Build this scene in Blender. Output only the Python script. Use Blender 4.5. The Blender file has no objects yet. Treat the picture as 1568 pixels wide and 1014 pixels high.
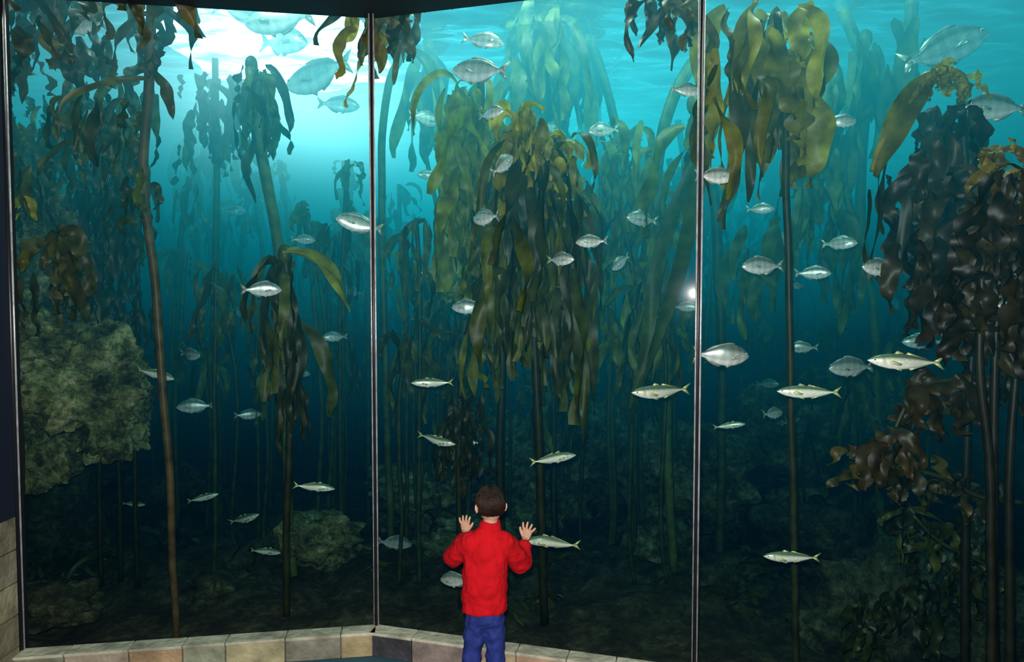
import bpy, math, random
from mathutils import Vector, noise, Matrix
R = random.Random(7)
sc = bpy.context.scene
sc.view_settings.view_transform = 'Standard'
sc.view_settings.look = 'None'
CAMZ = 2.185; PIT = math.radians(2.5); F = 1045.3

def P(u, v, y):
    """image pixel coordinates + true distance into the hall/tank (metres) -> world position"""
    a = (u-784)/F; b = (507-v)/F
    dy = math.cos(PIT)+b*math.sin(PIT); dz = b*math.cos(PIT)-math.sin(PIT)
    t = y/dy
    return Vector((a*t, y, CAMZ+dz*t))
def glass_y(u):
    """distance of the glass wall along the bearing of an image column"""
    r=(u-784)/F
    if u<571: return 4.348/(1-.15*r)
    if u<1068: return 3.99/(1+.27*r)
    return 4.576/(1+.85*r)

# ------------------------------------------------------------------ helpers
class MB:
    def __init__(s): s.v=[]; s.f=[]; s.c=[]; s.m=[]
    def add(s, vs, fs, col, mat=0):
        o=len(s.v); s.v+= [tuple(x) for x in vs]
        if isinstance(col, list): s.c += col
        else: s.c += [col]*len(vs)
        for f in fs: s.f.append(tuple(o+i for i in f)); s.m.append(mat)
    def obj(s, name, mats, parent=None, smooth=True):
        me=bpy.data.meshes.new(name); me.from_pydata(s.v,[],s.f)
        at=me.color_attributes.new('Col','FLOAT_COLOR','POINT')
        flat=[]
        for c in s.c: flat += [c[0],c[1],c[2],1.0]
        at.data.foreach_set('color', flat)
        if not isinstance(mats,(list,tuple)): mats=[mats]
        for m in mats: me.materials.append(m)
        me.polygons.foreach_set('material_index', s.m)
        me.polygons.foreach_set('use_smooth',[smooth]*len(s.f))
        me.update()
        ob=bpy.data.objects.new(name,me); sc.collection.objects.link(ob)
        if parent: ob.parent=parent
        return ob

def tube(mb, pts, rad, seg=8, col=(.5,.5,.5), mat=0, up=Vector((0,1,0.01)), cap=True):
    n=len(pts); pts=[Vector(p) for p in pts]
    vs=[]; fs=[]
    prev=None
    for i,p in enumerate(pts):
        t=(pts[min(i+1,n-1)]-pts[max(i-1,0)]).normalized()
        if prev is None:
            s=t.cross(up)
            if s.length<1e-4: s=t.cross(Vector((1,0,0)))
        else: s=prev-t*prev.dot(t)
        s.normalize(); prev=s
        b=t.cross(s)
        r=rad[i] if isinstance(rad,(list,tuple)) else rad
        if not isinstance(r,(list,tuple)): r=(r,r)
        for k in range(seg):
            a=2*math.pi*k/seg
            vs.append(p+s*math.cos(a)*r[0]+b*math.sin(a)*r[1])
    for i in range(n-1):
        for k in range(seg):
            k2=(k+1)%seg
            fs.append((i*seg+k,i*seg+k2,(i+1)*seg+k2,(i+1)*seg+k))
    if cap:
        fs.append(tuple(range(seg-1,-1,-1))); fs.append(tuple((n-1)*seg+k for k in range(seg)))
    mb.add(vs,fs,col,mat)

def ell(mb, c, r, col=(.5,.5,.5), seg=20, rings=12, mat=0, rot=None, fn=None):
    vs=[];fs=[]; c=Vector(c)
    for i in range(rings+1):
        th=math.pi*i/rings
        for k in range(seg):
            ph=2*math.pi*k/seg
            q=Vector((math.sin(th)*math.cos(ph),math.sin(th)*math.sin(ph),math.cos(th)))
            if fn: q=fn(q)
            q=Vector((q.x*r[0],q.y*r[1],q.z*r[2]))
            if rot: q=rot@q
            vs.append(c+q)
    for i in range(rings):
        for k in range(seg):
            k2=(k+1)%seg
            fs.append((i*seg+k,(i+1)*seg+k,(i+1)*seg+k2,i*seg+k2))
    mb.add(vs,fs,col,mat)

def box(mb, o, ax, ay, az, col, mat=0, bev=0.0):
    """box from corner o with edge vectors"""
    vs=[];o=Vector(o)
    for k in (0,1):
        for j in (0,1):
            for i in (0,1): vs.append(o+ax*i+ay*j+az*k)
    mb.add(vs,[(0,2,3,1),(4,5,7,6),(0,1,5,4),(2,6,7,3),(0,4,6,2),(1,3,7,5)],col,mat)

def smooth_path(ps, sub=5):
    ps=[Vector(p) for p in ps]; out=[]
    for i in range(len(ps)-1):
        p0=ps[max(i-1,0)];p1=ps[i];p2=ps[i+1];p3=ps[min(i+2,len(ps)-1)]
        for k in range(sub):
            t=k/sub
            out.append(0.5*((2*p1)+(p2-p0)*t+(2*p0-5*p1+4*p2-p3)*t*t+(3*p1-p0-3*p2+p3)*t**3))
    out.append(ps[-1]); return out

def nmat(name):
    m=bpy.data.materials.new(name); m.use_nodes=True
    nt=m.node_tree; nt.nodes.clear()
    return m, nt, nt.nodes, nt.links

def mat_attr(name, rough=.6, spec=.4, metal=0., nscale=8., namt=.35, bump=.2, bscale=40., trans=0., const=None, det=4):
    m,nt,N,L=nmat(name)
    out=N.new('ShaderNodeOutputMaterial'); b=N.new('ShaderNodeBsdfPrincipled')
    if const:
        at=N.new('ShaderNodeRGB'); at.outputs[0].default_value=tuple(const)+(1,)
    else:
        at=N.new('ShaderNodeAttribute'); at.attribute_name='Col'
    tc=N.new('ShaderNodeTexCoord')
    nz=N.new('ShaderNodeTexNoise'); nz.inputs['Scale'].default_value=nscale; nz.inputs['Detail'].default_value=det
    L.new(tc.outputs['Object'],nz.inputs['Vector'])
    mr=N.new('ShaderNodeMapRange'); mr.inputs['From Min'].default_value=.3; mr.inputs['From Max'].default_value=.7
    mr.inputs['To Min'].default_value=1-namt; mr.inputs['To Max'].default_value=1+namt
    L.new(nz.outputs['Fac'],mr.inputs['Value'])
    vm=N.new('ShaderNodeVectorMath'); vm.operation='SCALE'
    L.new(at.outputs[0],vm.inputs[0]); L.new(mr.outputs[0],vm.inputs['Scale'])
    L.new(vm.outputs[0],b.inputs['Base Color'])
    b.inputs['Roughness'].default_value=rough; b.inputs['Metallic'].default_value=metal
    b.inputs['Specular IOR Level'].default_value=spec
    if bump>0:
        n2=N.new('ShaderNodeTexNoise'); n2.inputs['Scale'].default_value=bscale; n2.inputs['Detail'].default_value=2
        L.new(tc.outputs['Object'],n2.inputs['Vector'])
        bp=N.new('ShaderNodeBump'); bp.inputs['Strength'].default_value=bump; bp.inputs['Distance'].default_value=.02
        L.new(n2.outputs['Fac'],bp.inputs['Height']); L.new(bp.outputs[0],b.inputs['Normal'])
    if trans>0:
        tr=N.new('ShaderNodeBsdfTranslucent'); mx=N.new('ShaderNodeMixShader'); mx.inputs[0].default_value=trans
        L.new(vm.outputs[0],tr.inputs[0]); L.new(b.outputs[0],mx.inputs[1]); L.new(tr.outputs[0],mx.inputs[2])
        L.new(mx.outputs[0],out.inputs[0])
    else: L.new(b.outputs[0],out.inputs[0])
    return m

M_kelp=mat_attr('kelp_tissue',rough=.46,spec=.38,nscale=11,namt=.45,bump=0,trans=.40,det=3)
M_fish=mat_attr('fish_skin',rough=.32,spec=.8,metal=.25,nscale=30,namt=.15,bump=.06,bscale=160,det=2)
M_eye=mat_attr('fish_eye',rough=.1,spec=.8,namt=0,bump=0)
M_stone=mat_attr('slate_tile',rough=.6,spec=.35,nscale=7,namt=.45,bump=.5,bscale=28)
SK=(.60,.33,.22); RED=(.55,.006,.012); BL=(.020,.035,.19)
M_skin=mat_attr('skin',rough=.5,spec=.35,nscale=20,namt=.06,bump=.02,const=SK)
M_face=mat_attr('face_detail',rough=.4,spec=.4,namt=0.02,bump=0)
M_hair=mat_attr('hair',rough=.48,spec=.22,nscale=60,namt=.4,bump=.2,bscale=150)
M_fleece=mat_attr('red_fleece',rough=.85,spec=.12,nscale=14,namt=.15,bump=.35,bscale=260,const=RED)
M_denim=mat_attr('denim',rough=.8,spec=.2,nscale=20,namt=.25,bump=.25,bscale=220,const=BL)
M_shoe=mat_attr('shoe_leather',rough=.5,spec=.3,const=(.04,.04,.05))
M_plain=mat_attr('plain_paint',rough=.6,spec=.3,namt=.08,bump=.03)
M_seam=mat_attr('seam_strip',rough=.28,spec=.6,metal=.3,nscale=14,namt=.35,bump=.1,bscale=30)
M_blk=mat_attr('silicone_black',rough=.35,spec=.5,namt=.1,bump=.02)

def rock_mat(name,k):
    m,nt,N,L=nmat(name)
    out=N.new('ShaderNodeOutputMaterial'); b=N.new('ShaderNodeBsdfPrincipled')
    g=N.new('ShaderNodeNewGeometry')
    n1=N.new('ShaderNodeTexNoise'); n1.inputs['Scale'].default_value=3.8; n1.inputs['Detail'].default_value=8; n1.inputs['Roughness'].default_value=.76
    n2=N.new('ShaderNodeTexNoise'); n2.inputs['Scale'].default_value=18; n2.inputs['Detail'].default_value=6; n2.inputs['Roughness'].default_value=.7
    vo=N.new('ShaderNodeTexVoronoi'); vo.inputs['Scale'].default_value=9
    for n in (n1,n2,vo): L.new(g.outputs['Position'],n.inputs['Vector'])
    r=N.new('ShaderNodeValToRGB'); e=r.color_ramp.elements
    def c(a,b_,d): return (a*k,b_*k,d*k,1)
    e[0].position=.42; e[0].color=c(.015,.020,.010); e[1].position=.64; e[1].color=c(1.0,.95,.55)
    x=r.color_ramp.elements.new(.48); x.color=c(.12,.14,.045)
    x=r.color_ramp.elements.new(.545); x.color=c(.36,.38,.14)
    mx=N.new('ShaderNodeMath'); mx.operation='MULTIPLY_ADD'; mx.inputs[1].default_value=.35
    sb=N.new('ShaderNodeMath'); sb.operation='MULTIPLY'; sb.inputs[1].default_value=.65
    L.new(n1.outputs['Fac'],sb.inputs[0]); L.new(n2.outputs['Fac'],mx.inputs[0]); L.new(sb.outputs[0],mx.inputs[2])
    L.new(mx.outputs[0],r.inputs[0]); L.new(r.outputs[0],b.inputs['Base Color'])
    ad=N.new('ShaderNodeMath'); ad.operation='ADD'; L.new(n2.outputs['Fac'],ad.inputs[0]); L.new(vo.outputs['Distance'],ad.inputs[1])
    bp=N.new('ShaderNodeBump'); bp.inputs['Strength'].default_value=1.0; bp.inputs['Distance'].default_value=.09
    L.new(ad.outputs[0],bp.inputs['Height']); L.new(bp.outputs[0],b.inputs['Normal'])
    b.inputs['Roughness'].default_value=.85
    L.new(b.outputs[0],out.inputs[0]); return m
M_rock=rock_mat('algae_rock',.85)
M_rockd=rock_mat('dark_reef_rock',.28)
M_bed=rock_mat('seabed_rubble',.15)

# ------------------------------------------------------------------ plan of the glass wall
L0=Vector((-2.87,3.92,0)); A=Vector((-.852,4.22,0)); B=Vector((1.010,3.717,0)); R1=Vector((2.25,2.663,0))
GT=3.92   # top of glass
CUR=.15   # curb height
WS=4.5    # water surface
Z=Vector((0,0,1))

def glass_mat():
    m,nt,N,L=nmat('tank_glass')
    out=N.new('ShaderNodeOutputMaterial')
    t=N.new('ShaderNodeBsdfTransparent'); t.inputs[0].default_value=(.95,.985,.985,1)
    g1=N.new('ShaderNodeBsdfGlossy'); g1.inputs['Roughness'].default_value=.03
    g2=N.new('ShaderNodeBsdfGlossy'); g2.inputs['Roughness'].default_value=.10
    mg=N.new('ShaderNodeMixShader'); mg.inputs[0].default_value=.6
    L.new(g1.outputs[0],mg.inputs[1]); L.new(g2.outputs[0],mg.inputs[2])
    mx=N.new('ShaderNodeMixShader'); mx.inputs[0].default_value=.0009
    L.new(t.outputs[0],mx.inputs[1]); L.new(mg.outputs[0],mx.inputs[2]); L.new(mx.outputs[0],out.inputs[0])
    return m
M_glass=glass_mat()
for i,(a,b) in enumerate(((L0,A),(A,B),(B,R1))):
    mb=MB(); mb.add([a+Z*CUR,b+Z*CUR,b+Z*GT,a+Z*GT],[(0,1,2,3)],(1,1,1))
    mb.obj('window_%d'%(i+1),M_glass,smooth=False)
for j,p in enumerate((L0,A,B,R1)):
    mb=MB()
    q=p+Vector((0,-.012,0))
    w=.010 if j else .02
    tube(mb,[q+Z*.1,q+Z*GT],(w,.012),10,(.01,.012,.015),0,up=Vector((0,1,0)))
    for s,wd in ((-1,.0035),(1,.005)):
        pp=q+Vector((s*(w+.003),-.006,0))
        tube(mb,[pp+Z*.1,pp+Z*GT],(wd,.006),10,(.46,.44,.46),1,up=Vector((0,1,0)))
    mb.obj('window_seam',[M_blk,M_seam])

# stone curb
cols=[(.38,.32,.20),(.35,.24,.13),(.28,.24,.16),(.42,.35,.22),(.24,.21,.16),(.35,.27,.15),(.33,.30,.21)]
Rc=random.Random(3)
def curb(a,b,name,first=None):
    mb=MB(); d=(b-a); Ln=d.length; d.normalize(); nrm=Vector((d.y,-d.x,0))
    if nrm.y>0: nrm=-nrm
    box(mb,a+nrm*.09,d*Ln,-nrm*.09,Z*(CUR-.012),(.13,.125,.10),0)
    x=0; k=0
    while x<Ln-.02:
        w=min(Rc.uniform(.24,.36),Ln-x)
        if Ln-x-w<.1: w=Ln-x
        c=cols[Rc.randrange(len(cols))] if not(first and k==0) else first
        c=tuple(v*Rc.uniform(.9,1.1) for v in c)
        th=.10+Rc.uniform(0,.006)
        box(mb,a+d*(x+.004)+nrm*th,d*(w-.008),-nrm*.05,Z*(CUR-.022),c,0)
        k2=Rc.uniform(.85,1.1); c2=(.50*k2,.46*k2,.34*k2)
        box(mb,a+d*(x+.003)+nrm*.112+Z*(CUR-.018),d*(w-.006),-nrm*.112,Z*.018,c2,0)
        x+=w;k+=1
    ob=mb.obj(name,M_stone,smooth=False)
    bv=ob.modifiers.new('bevel','BEVEL'); bv.width=.003; bv.segments=2
curb(L0,A,'stone_curb'); curb(A,B,'stone_curb',(.05,.05,.055)); curb(B,R1,'stone_curb')

def carpet():
    m,nt,N,L=nmat('carpet'); out=N.new('ShaderNodeOutputMaterial'); b=N.new('ShaderNodeBsdfPrincipled')
    tc=N.new('ShaderNodeTexCoord'); n=N.new('ShaderNodeTexNoise'); n.inputs['Scale'].default_value=180
    L.new(tc.outputs['Object'],n.inputs['Vector'])
    r=N.new('ShaderNodeValToRGB'); r.color_ramp.elements[0].position=.35; r.color_ramp.elements[0].color=(.010,.04,.06,1)
    r.color_ramp.elements[1].position=.7; r.color_ramp.elements[1].color=(.04,.15,.20,1)
    L.new(n.outputs['Fac'],r.inputs[0]); L.new(r.outputs[0],b.inputs['Base Color']); b.inputs['Roughness'].default_value=.95
    bp=N.new('ShaderNodeBump'); bp.inputs['Strength'].default_value=.4; L.new(n.outputs['Fac'],bp.inputs['Height']); L.new(bp.outputs[0],b.inputs['Normal'])
    L.new(b.outputs[0],out.inputs[0]); return m
mb=MB()
mb.add([Vector((-2.87,-2.5,0)),Vector((2.25,-2.5,0)),R1,B,A,L0],[(0,1,2,3,4,5)],(.1,.1,.1))
mb.obj('floor',carpet(),smooth=False)
mb=MB(); c=(.008,.008,.012)
top=[Vector((-2.87,-2.5,GT)),Vector((2.25,-2.5,GT)),R1+Z*GT,B+Z*GT,A+Z*GT,L0+Z*GT]
mb.add(top,[(0,5,4,3,2,1)],c); mb.obj('ceiling',M_plain,smooth=False)
mb=MB()
pts=[Vector((-8.5,3.92,0)),L0,A,B,R1,Vector((8.5,2.663,0))]
for i in range(5):
    a,b=pts[i],pts[i+1]; z0=GT if 1<=i<=3 else 0
    d=(b-a).normalized(); n=Vector((-d.y,d.x,0))*.05
    box(mb,a+Z*z0,b-a,n,Z*(6.2-z0),c)
mb.obj('wall_tank_header',M_plain,smooth=False)
mb=MB(); box(mb,Vector((-3.05,-2.5,0)),Vector((.19,0,0)),Vector((0,6.38,0)),Z*GT,(.008,.011,.025))
y=3.87
while y>-2.4:
    w=.42
    for k in range(5):
        q_=Rc.uniform(.45,.7); c1=tuple(v*q_ for v in cols[Rc.randrange(len(cols))]); zz=k*.19
        box(mb,Vector((-2.88,y-w+.004,zz+.004)),Vector((.03,0,0)),Vector((0,w-.008,0)),Z*.182,c1,1)
    y-=w
mb.obj('wall_left',[M_plain,M_stone],smooth=False)
mb=MB(); box(mb,Vector((2.26,-2.5,0)),Vector((.15,0,0)),Vector((0,5.1,0)),Z*GT,(.012,.016,.03)); mb.obj('wall_right',M_plain,smooth=False)
mb=MB(); box(mb,Vector((-2.87,-2.7,0)),Vector((5.12,0,0)),Vector((0,.18,0)),Z*GT,(.012,.016,.03)); mb.obj('wall_back',M_plain,smooth=False)

# ------------------------------------------------------------------ tank shell
def grid(name,fn,nu,nv,mat):
    vs=[fn(i/nu,j/nv) for j in range(nv+1) for i in range(nu+1)]
    fs=[(j*(nu+1)+i,j*(nu+1)+i+1,(j+1)*(nu+1)+i+1,(j+1)*(nu+1)+i) for j in range(nv) for i in range(nu)]
    mb=MB(); mb.add(vs,fs,(.3,.3,.2)); return mb.obj(name,mat)
def fl(a,b):
    x=-8.4+16.8*a; y=2.8+8.7*b
    h=noise.fractal(Vector((x*.9,y*.9,3)),1,2,5)*.16
    h+=max(0,(y-6.5))*.12
    h+=abs(noise.noise(Vector((x*2.2,y*2.2,8))))*.3*min(1,max(0,(y-4.6)))
    if y<4.7: h=min(h,.02)
    return Vector((x,y,h-.06))
def floor_z(x,y): return fl((x+8.4)/16.8,(y-2.8)/8.7).z
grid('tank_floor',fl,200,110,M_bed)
def bw(a,b):
    x=-8.5+17*a; z=-.1+6.2*b
    return Vector((x,12.1-noise.fractal(Vector((x*.7,z*.7,5)),1,2,5)*.4,z))
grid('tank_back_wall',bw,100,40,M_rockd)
mb=MB()
for sx in (-8.6,8.5): box(mb,Vector((sx,2.9,-.1)),Vector((.1,0,0)),Vector((0,9,0)),Z*6.2,(.05,.07,.07))
mb.obj('tank_side_wall',M_plain,smooth=False)

def water():
    m,nt,N,L=nmat('sea_water')
    out=N.new('ShaderNodeOutputMaterial')
    ab=N.new('ShaderNodeVolumeAbsorption'); ab.inputs['Color'].default_value=(.52,.72,.715,1); ab.inputs['Density'].default_value=1.0
    em=N.new('ShaderNodeEmission')  # emission imitates daylight scattered in the water, graded brighter towards the surface
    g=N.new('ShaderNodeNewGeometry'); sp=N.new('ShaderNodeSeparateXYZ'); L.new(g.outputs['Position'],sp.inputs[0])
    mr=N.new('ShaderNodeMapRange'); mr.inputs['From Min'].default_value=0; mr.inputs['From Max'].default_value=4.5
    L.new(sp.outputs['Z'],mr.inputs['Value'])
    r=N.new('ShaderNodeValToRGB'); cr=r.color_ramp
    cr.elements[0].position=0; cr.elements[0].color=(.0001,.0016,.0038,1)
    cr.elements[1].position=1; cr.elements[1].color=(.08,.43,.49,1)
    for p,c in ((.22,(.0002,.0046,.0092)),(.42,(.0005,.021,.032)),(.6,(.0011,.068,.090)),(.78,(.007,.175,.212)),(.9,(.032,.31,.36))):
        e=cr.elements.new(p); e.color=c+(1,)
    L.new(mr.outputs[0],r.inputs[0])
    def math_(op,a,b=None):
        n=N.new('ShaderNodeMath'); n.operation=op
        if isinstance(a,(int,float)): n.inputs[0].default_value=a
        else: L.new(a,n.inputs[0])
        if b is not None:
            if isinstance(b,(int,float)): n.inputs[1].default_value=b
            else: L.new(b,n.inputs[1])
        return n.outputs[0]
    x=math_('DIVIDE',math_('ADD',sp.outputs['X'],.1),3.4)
    fx=math_('DIVIDE',1.0,math_('ADD',math_('MULTIPLY',x,x),1.0))  # imitated glow falls off towards the tank sides
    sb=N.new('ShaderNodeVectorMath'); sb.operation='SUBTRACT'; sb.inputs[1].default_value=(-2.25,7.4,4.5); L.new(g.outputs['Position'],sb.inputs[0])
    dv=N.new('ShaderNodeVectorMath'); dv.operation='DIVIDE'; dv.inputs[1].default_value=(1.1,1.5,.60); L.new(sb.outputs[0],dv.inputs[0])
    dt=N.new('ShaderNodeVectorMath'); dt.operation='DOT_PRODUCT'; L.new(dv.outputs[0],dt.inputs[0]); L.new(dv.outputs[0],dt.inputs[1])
    gs=math_('EXPONENT',math_('MULTIPLY',dt.outputs['Value'],-1.0))  # soft halo added to the water's glow around the skylight
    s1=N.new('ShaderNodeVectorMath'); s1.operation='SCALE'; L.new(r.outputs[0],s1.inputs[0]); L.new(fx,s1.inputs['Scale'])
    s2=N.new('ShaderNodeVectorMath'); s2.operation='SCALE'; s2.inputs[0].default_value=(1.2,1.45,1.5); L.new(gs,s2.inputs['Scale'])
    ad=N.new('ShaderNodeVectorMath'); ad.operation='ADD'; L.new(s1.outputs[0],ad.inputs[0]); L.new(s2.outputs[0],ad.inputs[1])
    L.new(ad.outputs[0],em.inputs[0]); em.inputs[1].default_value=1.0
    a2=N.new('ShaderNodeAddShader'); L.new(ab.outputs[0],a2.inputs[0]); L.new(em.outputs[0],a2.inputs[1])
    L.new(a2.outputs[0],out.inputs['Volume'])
    try: m.cycles.volume_step_rate=2.0
    except Exception as ex: print('step',ex)
    return m
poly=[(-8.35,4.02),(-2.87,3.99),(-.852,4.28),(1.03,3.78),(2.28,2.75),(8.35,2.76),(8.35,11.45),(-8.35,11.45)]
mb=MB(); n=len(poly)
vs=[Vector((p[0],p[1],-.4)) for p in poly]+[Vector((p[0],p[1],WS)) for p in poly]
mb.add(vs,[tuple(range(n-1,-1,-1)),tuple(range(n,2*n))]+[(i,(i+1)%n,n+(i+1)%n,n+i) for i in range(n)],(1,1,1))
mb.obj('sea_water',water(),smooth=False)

def surf_mat():
    m,nt,N,L=nmat('water_surface'); out=N.new('ShaderNodeOutputMaterial')
    t=N.new('ShaderNodeBsdfTransparent'); t.inputs[0].default_value=(.85,.96,1,1)
    g=N.new('ShaderNodeBsdfGlossy'); g.inputs['Roughness'].default_value=.06; g.inputs['Color'].default_value=(.8,.95,1,1)
    tc=N.new('ShaderNodeNewGeometry'); mp=N.new('ShaderNodeMapping'); mp.inputs['Scale'].default_value=(1.2,3.0,1)
    nz=N.new('ShaderNodeTexNoise'); nz.inputs['Scale'].default_value=1.6; nz.inputs['Detail'].default_value=4
    L.new(tc.outputs['Position'],mp.inputs[0]); L.new(mp.outputs[0],nz.inputs['Vector'])
    mr=N.new('ShaderNodeMapRange'); mr.inputs['From Min'].default_value=.35; mr.inputs['From Max'].default_value=.62; mr.inputs['To Min'].default_value=.15; mr.inputs['To Max'].default_value=.92
    L.new(nz.outputs['Fac'],mr.inputs['Value'])
    mx=N.new('ShaderNodeMixShader'); L.new(mr.outputs[0],mx.inputs[0]); L.new(t.outputs[0],mx.inputs[1]); L.new(g.outputs[0],mx.inputs[2]); L.new(mx.outputs[0],out.inputs[0])
    return m
def sf(a,b):
    x=-8.3+16.6*a; y=4.32+7.1*b
    if x>1: y=3.82+7.6*b
    h=.05*noise.noise(Vector((x*1.3,y*2.6,1)))+.03*noise.noise(Vector((x*3.1,y*6,2)))+.014*noise.noise(Vector((x*7,y*13,4)))
    return Vector((x,y,WS-.08+h))
grid('water_surface',sf,330,240,surf_mat())

# daylight opening in the roof above the water (luminous sky panel)
def sky_mat():
    m,nt,N,L=nmat('daylight_opening'); out=N.new('ShaderNodeOutputMaterial'); e=N.new('ShaderNodeEmission')
    e.inputs[0].default_value=(1,.95,.93,1); e.inputs[1].default_value=8.5; L.new(e.outputs[0],out.inputs[0]); return m
mb=MB(); pl=[]
for i in range(48):
    a=2*math.pi*i/48
    rx=1.2*(1+.28*noise.noise(Vector((math.cos(a)*1.6,math.sin(a)*1.6,3)))); ry=1.45*(1+.28*noise.noise(Vector((math.cos(a)*1.6,math.sin(a)*1.6,9))))
    pl.append(Vector((-2.62+rx*math.copysign(abs(math.cos(a))**.7,math.cos(a)),7.75+ry*math.copysign(abs(math.sin(a))**.7,math.sin(a)),5.0)))
mb.add(pl,[tuple(range(47,-1,-1))],(1,1,1)); mb.obj('skylight',sky_mat(),smooth=False)

# ------------------------------------------------------------------ kelp
def blade(mb,p,d,L,W,droop,col,rng,ruf=.35,n=13,wander=.35,end=None):
    p=Vector(p); d=Vector(d).normalized()
    side=d.cross(Vector((rng.uniform(-1,1),rng.uniform(-1,1),rng.uniform(-.3,.3))))
    if side.length<.05: side=d.cross(Vector((1,0,0)))
    side.normalize(); ph=rng.uniform(0,6.28); fr=rng.uniform(8,15); tw=rng.uniform(-1.6,1.6)
    w1=rng.uniform(0,6.28); w2=rng.uniform(0,6.28); wf=rng.uniform(4,7)
    vs=[];cs=[];fs=[]; st=L/n
    S=(-1,-.5,0,.5,1)
    for i in range(n+1):
        t=i/n
        w=W*.5*(max(0.0,math.sin(math.pi*min(1,t*.93+.05)))**.65)*(1.15-.45*t)
        nr=d.cross(side).normalized()
        for s in S:
            off=ruf*W*(abs(s)**1.4)*math.sin(fr*t+ph+(0 if s<0 else 1.9))*(.4+.6*t) + .12*W*abs(s)
            vs.append(p+side*(s*w)+nr*off)
            k=.8+.25*(1-abs(s))*.5+.15*math.sin(20*t+ph)
            f=1+.5*abs(s)*t
            cs.append((col[0]*k*f,col[1]*k*f,col[2]*k))
        d=(d+Vector((math.sin(w1+t*wf)*wander,math.cos(w2+t*wf)*wander,-droop))*(1/n)*2.2).normalized()
        p=p+d*st
        side=(side-d*side.dot(d)).normalized()
        side=(Matrix.Rotation(tw/n,3,d)@side)
    for i in range(n):
        for k in range(4):
            fs.append((i*5+k,i*5+k+1,(i+1)*5+k+1,(i+1)*5+k))
    mb.add(vs,fs,cs)

GREEN=(.15,.185,.020); YEL=(.48,.40,.035); DARK=(.028,.034,.009); BROWN=(.09,.06,.013); MID=(.08,.12,.022)
def lerp(a,b,t): return tuple(a[i]+(b[i]-a[i])*t for i in range(3))
def cluster(mb,p,nb,L,W,rng,spread=.6,up=.5,droop=2.2,c1=GREEN,c2=YEL,bulb=.05,ruf=.4,bias=(0,0,0),wander=.5,jit=.08,n=13,bush=True):
    p=Vector(p)
    if bulb: ell(mb,p,(bulb,bulb,bulb*1.5),lerp(c1,c2,.5),10,8)
    for i in range(nb):
        a=rng.uniform(0,6.283)
        if bush:
            el=rng.uniform(-.9,up*.9); sp=spread*rng.uniform(.25,1.0); q=p+Vector((rng.uniform(-jit,jit),rng.uniform(-jit,jit),-abs(rng.gauss(0,1))*L*.28))
            dr=droop*rng.uniform(.7,2.2)
        else:
            el=rng.uniform(-.2,up); sp=spread; q=p+Vector((rng.uniform(-jit,jit),rng.uniform(-jit,jit),rng.uniform(-jit,jit))); dr=droop*rng.uniform(.7,1.3)
        d=Vector((math.cos(a)*sp,math.sin(a)*sp,el))+Vector(bias)
        blade(mb,q,d,L*rng.uniform(.45,1.1),W*1.15*rng.uniform(.55,1.25),dr,lerp(c1,c2,rng.random()**1.5),rng,ruf,n,wander)
def stipe(mb,uvs,y,r0,r1,col,sub=5):
    pts=[P(q[0],q[1],y if len(q)<3 else q[2]) for q in uvs]
    if uvs[-1][1]>=940:   # holdfast on the tank floor
        pts[-1].z=floor_z(pts[-1].x,pts[-1].y)
    sp=smooth_path(pts,sub); n=len(sp)
    for i,q in enumerate(sp):
        q.x+=.012*noise.noise(Vector((q.z*2.3,y*3+uvs[0][0],0)))
    tube(mb,sp,[r0+(r1-r0)*i/(n-1) for i in range(n)],8,col)
    return sp
def PX(l,y): return l*y/F
def K(seed): return MB(),random.Random(seed)

# big brown stipe left + its canopy
mb,r=K(1)
stipe(mb,[(233,-60),(232,0),(228,130),(221,250),(226,340),(238,430),(243,520),(250,620),(258,720),(262,820),(267,900),(270,985)],4.45,.034,.023,(.11,.08,.035))
for (u,v,nb,L) in ((15,-30,10,.5),(60,-20,12,.55),(110,-30,10,.5),(165,-30,9,.42),(225,-20,9,.55),(275,-40,9,.55),(50,60,8,.45),(232,60,5,.36),(100,40,8,.4),(150,60,6,.36),(20,90,6,.4)):
    cluster(mb,P(u,v,4.4+r.uniform(-.1,.25)),nb,L,.085,r,spread=.8,up=.3,droop=1.6,c1=(.02,.022,.008),c2=BROWN,bulb=.0,ruf=.5,wander=1.4,jit=.12,bush=False)
blade(mb,P(228,20,4.4),(-.5,0,.1),.6,.07,1.6,BROWN,r); blade(mb,P(235,110,4.4),(.6,0,-.4),.32,.08,1.5,BROWN,r)
blade(mb,P(228,120,4.4),(-.6,0,.1),.6,.05,.8,(.12,.09,.02),r,wander=.9)
mb.obj('kelp_plant',M_kelp)

mb,r=K(2)
for i in range(44):
    u=r.uniform(-30,205); v=r.uniform(110,270)
    cluster(mb,P(u,v,r.uniform(4.4,5.0)),8,.40,.055,r,spread=.8,up=.5,c1=(.02,.026,.008),c2=(.08,.11,.02),bulb=0,wander=1.2,jit=.18)
for (x0) in (180,205,150): stipe(mb,[(x0,180),(x0+6,400),(x0+2,700),(x0+8,960)],5.2,.02,.02,DARK)
for i in range(30):
    cluster(mb,P(r.uniform(130,205),r.uniform(260,480),r.uniform(4.9,5.3)),6,.46,.05,r,spread=.4,up=.2,c1=DARK,c2=DARK,bulb=0,wander=.9,jit=.12)
mb.obj('kelp_canopy',M_kelp)
mb,r=K(3)
cluster(mb,P(95,352,4.3),24,.52,.075,r,spread=.7,up=.5,droop=1.8,c1=(.03,.03,.008),c2=(.10,.09,.02),bulb=.03,ruf=.5,wander=1.2,jit=.12)
stipe(mb,[(20,315),(14,400),(22,560),(34,720),(26,960)],4.25,.015,.02,DARK)
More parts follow.
